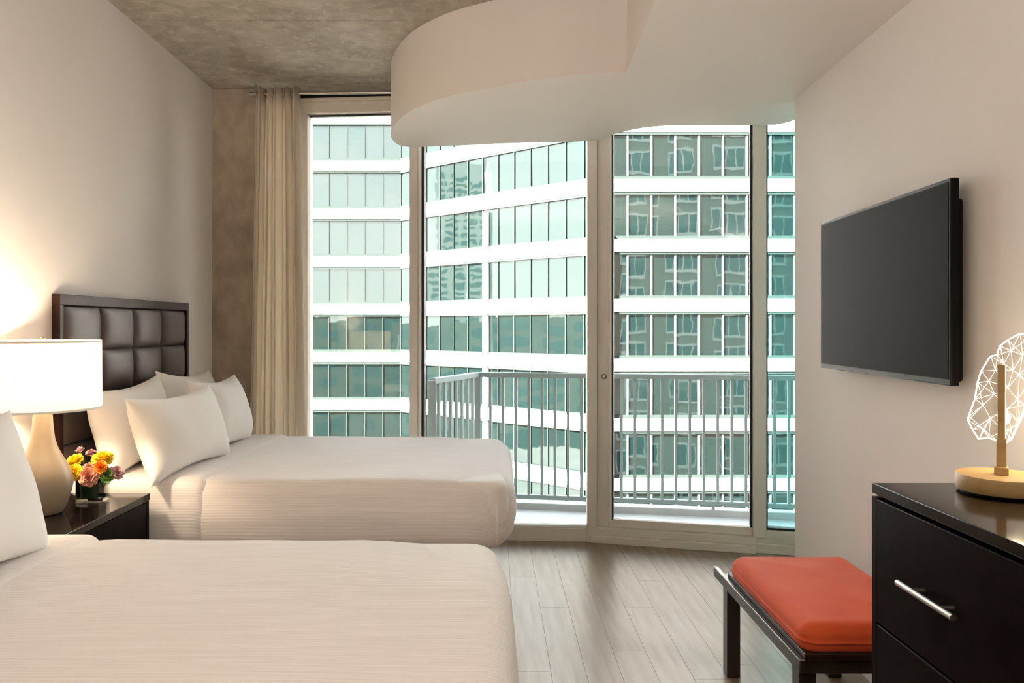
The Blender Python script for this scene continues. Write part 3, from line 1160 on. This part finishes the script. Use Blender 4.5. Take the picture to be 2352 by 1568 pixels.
for k in range(n):
    a = 2 * PI * k / n
    q = (abs(math.cos(a)) ** 5 + abs(math.sin(a)) ** 5) ** (-1 / 5) * (hv - 0.007)
    ringa.append(bm.verts.new((q * math.cos(a), q * math.sin(a), 0.016 + 0.004 * math.sin(3 * a))))
    ringb.append(bm.verts.new((q * math.cos(a), q * math.sin(a), 0.086 + 0.004 * math.sin(2 * a + 1))))
for k in range(n):
    bm.faces.new((ringa[k], ringa[(k + 1) % n], ringb[(k + 1) % n], ringb[k]))
bm.faces.new(ringa[::-1])
mesh_obj('leaf_lining', bm, M['leaf'], vase, True, 50)


def flower_head(r, n_pet, cup, pw_, seed, flat=0.75):
    """petals set in a spiral over a dome, each a small curved blade"""
    rr = random.Random(seed)
    bm = bmesh.new()
    for k in range(n_pet):
        f = (k + 0.5) / n_pet
        el = PI / 2 * (1 - f * 1.15)
        az = k * 2.39996
        dirv = Vector((math.cos(el) * math.cos(az), math.cos(el) * math.sin(az), math.sin(el) * flat))
        side = Vector((-math.sin(az), math.cos(az), 0))
        inner = dirv * r * 0.35
        tip = dirv * r * (0.90 + 0.34 * rr.random())
        up = Vector((0, 0, 1)) * r * cup
        w = r * pw_ * (0.8 + 0.7 * f)
        mid = inner.lerp(tip, 0.6) + up * 0.25
        tip = tip + up * 0.3 + dirv.cross(side) * r * 0.08 * rr.uniform(-1, 1)
        v = [bm.verts.new(inner - side * w * 0.3), bm.verts.new(inner + side * w * 0.3), bm.verts.new(mid + side * w), bm.verts.new(tip + side * w * 0.55),
             bm.verts.new(tip - side * w * 0.55), bm.verts.new(mid - side * w)]
        bm.faces.new((v[0], v[1], v[2], v[5]))
        bm.faces.new((v[5], v[2], v[3], v[4]))
    bmesh.ops.create_icosphere(bm, subdivisions=2, radius=r * 0.42, matrix=Matrix.Diagonal((1, 1, flat, 1)))
    return bm


def flower(name, label, px, py, dy, r, mat, n_pet, cup, pw_, seed, tiltx=0.5, tilty=0.0):
    """px, py: metres right of / above the vase centre's top; dy towards the camera"""
    loc = Vector((VX + px, VY - dy, VZ + 0.09 + py))
    f = thing(name, label, 'flower', (0, 0, 0))
    h = mesh_obj('bloom', flower_head(r, n_pet, cup, pw_, seed), M[mat], f, True)
    h.location = loc
    h.rotation_euler = (tiltx, tilty, 0)
    foot = Vector((VX + px * 0.25, VY - dy * 0.25, VZ + 0.03))
    mesh_obj('stem', add_tube(bmesh.new(), [foot, foot.lerp(loc, 0.6) + Vector((0, 0, 0.01)), loc], 0.0022, 6), M['leaf_light'], f)
    return f


flower('yellow_flower', 'large round yellow bloom at the top of the vase flowers', 0.040, 0.072, 0.000, 0.037, 'yellow', 90, 0.3, 0.30, 1, 0.3, 0.2)
flower('yellow_flower', 'yellow bloom beside the lamp base, upper of the two there', -0.062, 0.066, 0.01, 0.032, 'yellow', 90, 0.3, 0.28, 2, 0.6, -0.5)
flower('yellow_flower', 'yellow bloom beside the lamp base, lower and facing forward', -0.044, 0.033, 0.045, 0.030, 'yellow', 90, 0.3, 0.28, 3, 1.2, -0.3)
flower('orange_rose', 'small orange rose in front of the large yellow bloom', 0.050, 0.048, 0.035, 0.024, 'orange_petal', 26, 0.9, 0.55, 4, 1.0, 0.3)
flower('pink_carnation', 'dusty pink frilled carnation over the vase rim', 0.012, 0.016, 0.048, 0.035, 'pink_petal', 150, 0.2, 0.22, 5, 1.2, 0.0)
flower('pink_carnation', 'small pink carnation bud above the front carnation', 0.002, 0.044, 0.03, 0.024, 'pink_petal', 90, 0.2, 0.22, 6, 0.7, 0.0)
flower('mauve_flower', 'mauve bloom at the bed side of the vase', 0.098, 0.024, 0.01, 0.026, 'mauve_petal', 70, 0.3, 0.28, 7, 0.8, 0.9)
flower('lilac_sprig', 'pale lilac sprig rising above the yellow blooms', -0.058, 0.108, -0.015, 0.017, 'lilac_petal', 40, 0.5, 0.3, 8, 0.2, -0.4)
flower('mauve_flower', 'small dusky mauve bloom at the back of the vase flowers', -0.018, 0.094, -0.02, 0.020, 'mauve_petal', 50, 0.4, 0.3, 9, 0.2, 0.1)
bm = flower_head(0.028, 26, 0.5, 0.4, 11)
gs = thing('green_sprig', 'fresh green leaf sprig between the orange rose and the mauve bloom', 'foliage', (0, 0, 0))
h = mesh_obj('leaves', bm, M['leaf_light'], gs)
h.location = (VX + 0.072, VY - 0.025, VZ + 0.106)
h.rotation_euler = (1.0, 0.6, 0)
mesh_obj('stem', add_tube(bmesh.new(), [(VX + 0.02, VY, VZ + 0.03), (VX + 0.05, VY - 0.01, VZ + 0.08), (VX + 0.072, VY - 0.025, VZ + 0.106)], 0.002, 6), M['leaf_light'], gs)

# ------------------------------------------------------------------ television
TVY0, TVY1 = 2.355, 3.41
ang = math.atan2(TVY1 - TVY0, 0.047 * (TVY1 - TVY0))
tv = thing('television', 'black flat screen television mounted on the white wall above the bench', 'television', (wall_r(TVY0), TVY0, 0), ang - PI / 2)
# local: y along the wall away from the camera, -x into the room
LT = math.hypot(TVY1 - TVY0, 0.047 * (TVY1 - TVY0))
zt0, zt1 = 1.262, 1.912
mesh_obj('bezel', box(-0.075, -0.048, 0, LT, zt0, zt1, 0.004, 2), M['tv_body'], tv)
mesh_obj('screen', box(-0.0765, -0.0745, 0.012, LT - 0.012, zt0 + 0.02, zt1 - 0.012), M['tv_screen'], tv)
mesh_obj('back_housing', box(-0.05, -0.022, 0.02, LT - 0.05, zt0 + 0.01, zt1 - 0.06, 0.012, 3), M['tv_body'], tv)
mesh_obj('wall_bracket', box(-0.024, 0.0, 0.30, LT - 0.30, zt0 + 0.16, zt1 - 0.16, 0.003, 1), M['tv_body'], tv)

# ------------------------------------------------------------------ dresser
dr_ = thing('dresser', 'tall dark espresso chest of drawers against the white wall', 'dresser', (0, 0, 0))
dx0, dx1, dy0, dy1 = 1.0, 1.405, 0.55, 2.004
ZD = 1.035
mesh_obj('top', box(dx0, dx1, dy0, dy1, ZD - 0.026, ZD, 0.002, 2), M['espresso_top'], dr_)
mesh_obj('neck', box(dx0 + 0.012, dx1, dy0 + 0.01, dy1 - 0.010, ZD - 0.032, ZD - 0.026), M['espresso'], dr_)
mesh_obj('side_panel', box(dx0, dx1, dy1 - 0.024, dy1, 0.05, ZD - 0.034, 0.001, 1), M['espresso'], dr_)
mesh_obj('side_panel', box(dx0, dx1, dy0, dy0 + 0.024, 0.05, ZD - 0.034, 0.001, 1), M['espresso'], dr_)
mesh_obj('divider', box(dx0 + 0.002, dx1, 1.265, 1.289, 0.05, ZD - 0.034), M['espresso'], dr_)
mesh_obj('back_panel', box(dx1 - 0.012, dx1, dy0 + 0.024, dy1 - 0.024, 0.05, ZD - 0.034), M['espresso'], dr_)
mesh_obj('plinth', box(dx0 + 0.03, dx1, dy0 + 0.02, dy1 - 0.02, 0.0, 0.05), M['espresso'], dr_)
for (a0, a1) in ((1.292, dy1 - 0.028), (dy0 + 0.028, 1.262)):
    for (z0_, z1_) in ((0.679, 0.998), (0.362, 0.673), (0.058, 0.356)):
        w_ = mesh_obj('drawer', box(dx0 - 0.002, dx0 + 0.36, a0, a1, z0_, z1_, 0.002, 1), M['espresso'], dr_)
        ym, zm = (a0 + a1) / 2 + 0.065, (z0_ + z1_) / 2 - 0.001
        hn = mesh_obj('handle', add_tube(bmesh.new(), [(dx0 - 0.036, ym - 0.11, zm), (dx0 - 0.036, ym + 0.11, zm)], 0.0075, 14), M['steel'], w_, True, 40)
        for q in (-0.055, 0.055):
            mesh_obj('handle_post', add_tube(bmesh.new(), [(dx0 - 0.036, ym + q, zm), (dx0 - 0.002, ym + q, zm)], 0.005, 10), M['steel'], w_, True, 40)

# ------------------------------------------------------------------ acrylic night light on the dresser
NX, NY, NZ = 1.263, 1.885, ZD + 0.001
M['acrylic'] = glass_mat('clear_acrylic', (0.97, 0.96, 0.94), 1.0)
M['acrylic_edge'] = principled('edge_lit_acrylic', (0.9, 0.85, 0.8), 0.4, emit=(1.0, 0.86, 0.66), emit_s=1.1)
M['etched'] = principled('edge_lit_etching', (0.9, 0.85, 0.8), 0.4, emit=(1.0, 0.88, 0.72), emit_s=0.6)
M['led'] = principled('warm_led_strip', (0.9, 0.8, 0.6), 0.4, emit=(1.0, 0.80, 0.52), emit_s=2.5)
nl = thing('night_light', 'glowing faceted clear sheet lamp on a round wooden base', 'lamp', (NX, NY, NZ))
mesh_obj('foot_ring', lathe([(0.001, 0), (0.088, 0), (0.088, 0.005), (0.001, 0.005)], 48), M['tv_body'], nl, True, 40)
mesh_obj('base', lathe([(0.001, 0.005), (0.096, 0.005), (0.0985, 0.008), (0.0985, 0.041), (0.097, 0.044), (0.001, 0.044)], 72), M['bamboo'], nl, True, 40)
pr = math.radians(-32)


def rot_box(name, x0, x1, y0, y1, z0, z1, mat, bev=0.001):
    o = mesh_obj(name, box(x0, x1, y0, y1, z0, z1, bev, 1), M[mat], nl)
    o.rotation_euler = (0, 0, pr)
    return o


rot_box('collar', -0.015, 0.015, -0.015, 0.015, 0.044, 0.064, 'bamboo')
rot_box('post_lower', -0.0105, 0.0105, -0.0105, 0.0105, 0.064, 0.135, 'bamboo')
rot_box('post_upper', -0.008, 0.008, -0.010, 0.002, 0.135, 0.318, 'bamboo')
rot_box('led_strip', 0.0082, 0.0094, -0.006, 0.000, 0.137, 0.316, 'led', 0)
# outline of the sheet in pixels of the photograph turned into metres around the post (1 px = 1.085 mm here)
out_px = [(2227, 965), (2238, 986), (2253, 1008), (2276, 1005), (2296, 1012), (2320, 1017), (2333, 1009), (2352, 971), (2372, 935), (2398, 905), (2412, 862), (2404, 815), (2380, 772),
          (2352, 766), (2323, 781), (2304, 795), (2297, 815), (2281, 818), (2259, 852), (2250, 879), (2244, 916), (2229, 955)]
sc = 1.885 / 1740
pts = [((px - 2304) * sc, (748 - py) * sc + 1.45 - NZ) for px, py in out_px]
bm = bmesh.new()
fr_ = [bm.verts.new((x_, 0.0032, z_)) for x_, z_ in pts]
bk_ = [bm.verts.new((x_, 0.0072, z_)) for x_, z_ in pts]
bm.faces.new(fr_)
bm.faces.new(bk_[::-1])
sheet = mesh_obj('acrylic_sheet', bm, M['acrylic'], nl)
bm = bmesh.new()
cyc = [(x_, 0.0052, z_) for x_, z_ in pts]
for a, b in zip(cyc, cyc[1:] + cyc[:1]):
    add_tube(bm, [a, b], 0.0016, 6)
mesh_obj('lit_edge', bm, M['acrylic_edge'], sheet)
# etched facet lines: a triangulated web between inner points and the outline
ins_px = [(2262, 930), (2276, 875), (2280, 960), (2290, 905), (2292, 850), (2262, 985), (2318, 940), (2322, 890), (2330, 985), (2346, 918), (2335, 850), (2312, 835), (2350, 860), (2358, 815), (2330, 805), (2372, 880), (2362, 930), (2312, 990)]
ip = [((px - 2304) * sc, (748 - py) * sc + 1.45 - NZ) for px, py in ins_px]
allp = [Vector((x_, z_)) for x_, z_ in pts + ip]
bm = bmesh.new()
done = set()
for i, p in enumerate(allp):
    if i < len(pts):
        near = sorted(range(len(pts), len(allp)), key=lambda j: (allp[j] - p).length)[:2]
    else:
        near = sorted((j for j in range(len(allp)) if j != i), key=lambda j: (allp[j] - p).length)[:6]
    for j in near:
        k = (min(i, j), max(i, j))
        if k in done or (allp[i] - allp[j]).length > 0.11:
            continue
        done.add(k)
        a, b = allp[i], allp[j]
        add_tube(bm, [(a.x, 0.0030, a.y), (b.x, 0.0030, b.y)], 0.0006, 4)
e = mesh_obj('etched_lines', bm, M['etched'], sheet)
e['kind'] = 'stuff'
sheet.rotation_euler = (0, 0, math.radians(4))
light('night_light_glow', 'POINT', (NX + 0.03, NY + 0.01, NZ + 0.18), 1.1, (1.0, 0.78, 0.5), radius=0.05)

# ------------------------------------------------------------------ bench
be = thing('bench', 'low dark wood bench with an orange seat cushion beside the dresser', 'bench', (0, 0, 0))
bx0, bx1, by0, by1 = 0.943, 1.452, 2.335, 3.25
for (a0, a1) in ((bx0, bx0 + 0.018), (bx1 - 0.018, bx1)):
    mesh_obj('side_rail', box(a0, a1, by0, by1, 0.378, 0.420, 0.002, 1), M['bench_wood'], be)
for q in (by0 + 0.012, by1 - 0.16):
    mesh_obj('end_rail', box(bx0 + 0.018, bx1 - 0.018, q, q + 0.03, 0.372, 0.414, 0.002, 1), M['bench_wood'], be)
mesh_obj('seat_board', box(bx0 + 0.018, bx1 - 0.018, by0 + 0.004, by1 - 0.14, 0.414, 0.437, 0.002, 1), M['headboard_wood'], be)
for lx in (bx0 + 0.018, bx1 - 0.018 - 0.055):
    for ly in (by0 + 0.05, by1 - 0.13):
        mesh_obj('leg', box(lx, lx + 0.055, ly, ly + 0.055, 0, 0.372 + 0.04, 0.002, 1), M['bench_wood'], be)
cu = mesh_obj('cushion', puffy(bx0 + 0.018, bx1 - 0.018, by0 + 0.012, by1 - 0.155, 0.4375, 0.520, 0.05, 0.05, 0.012, 0.004, 0.002, 4, 0.004), M['orange'], be, True)
bpy.context.view_layer.update()
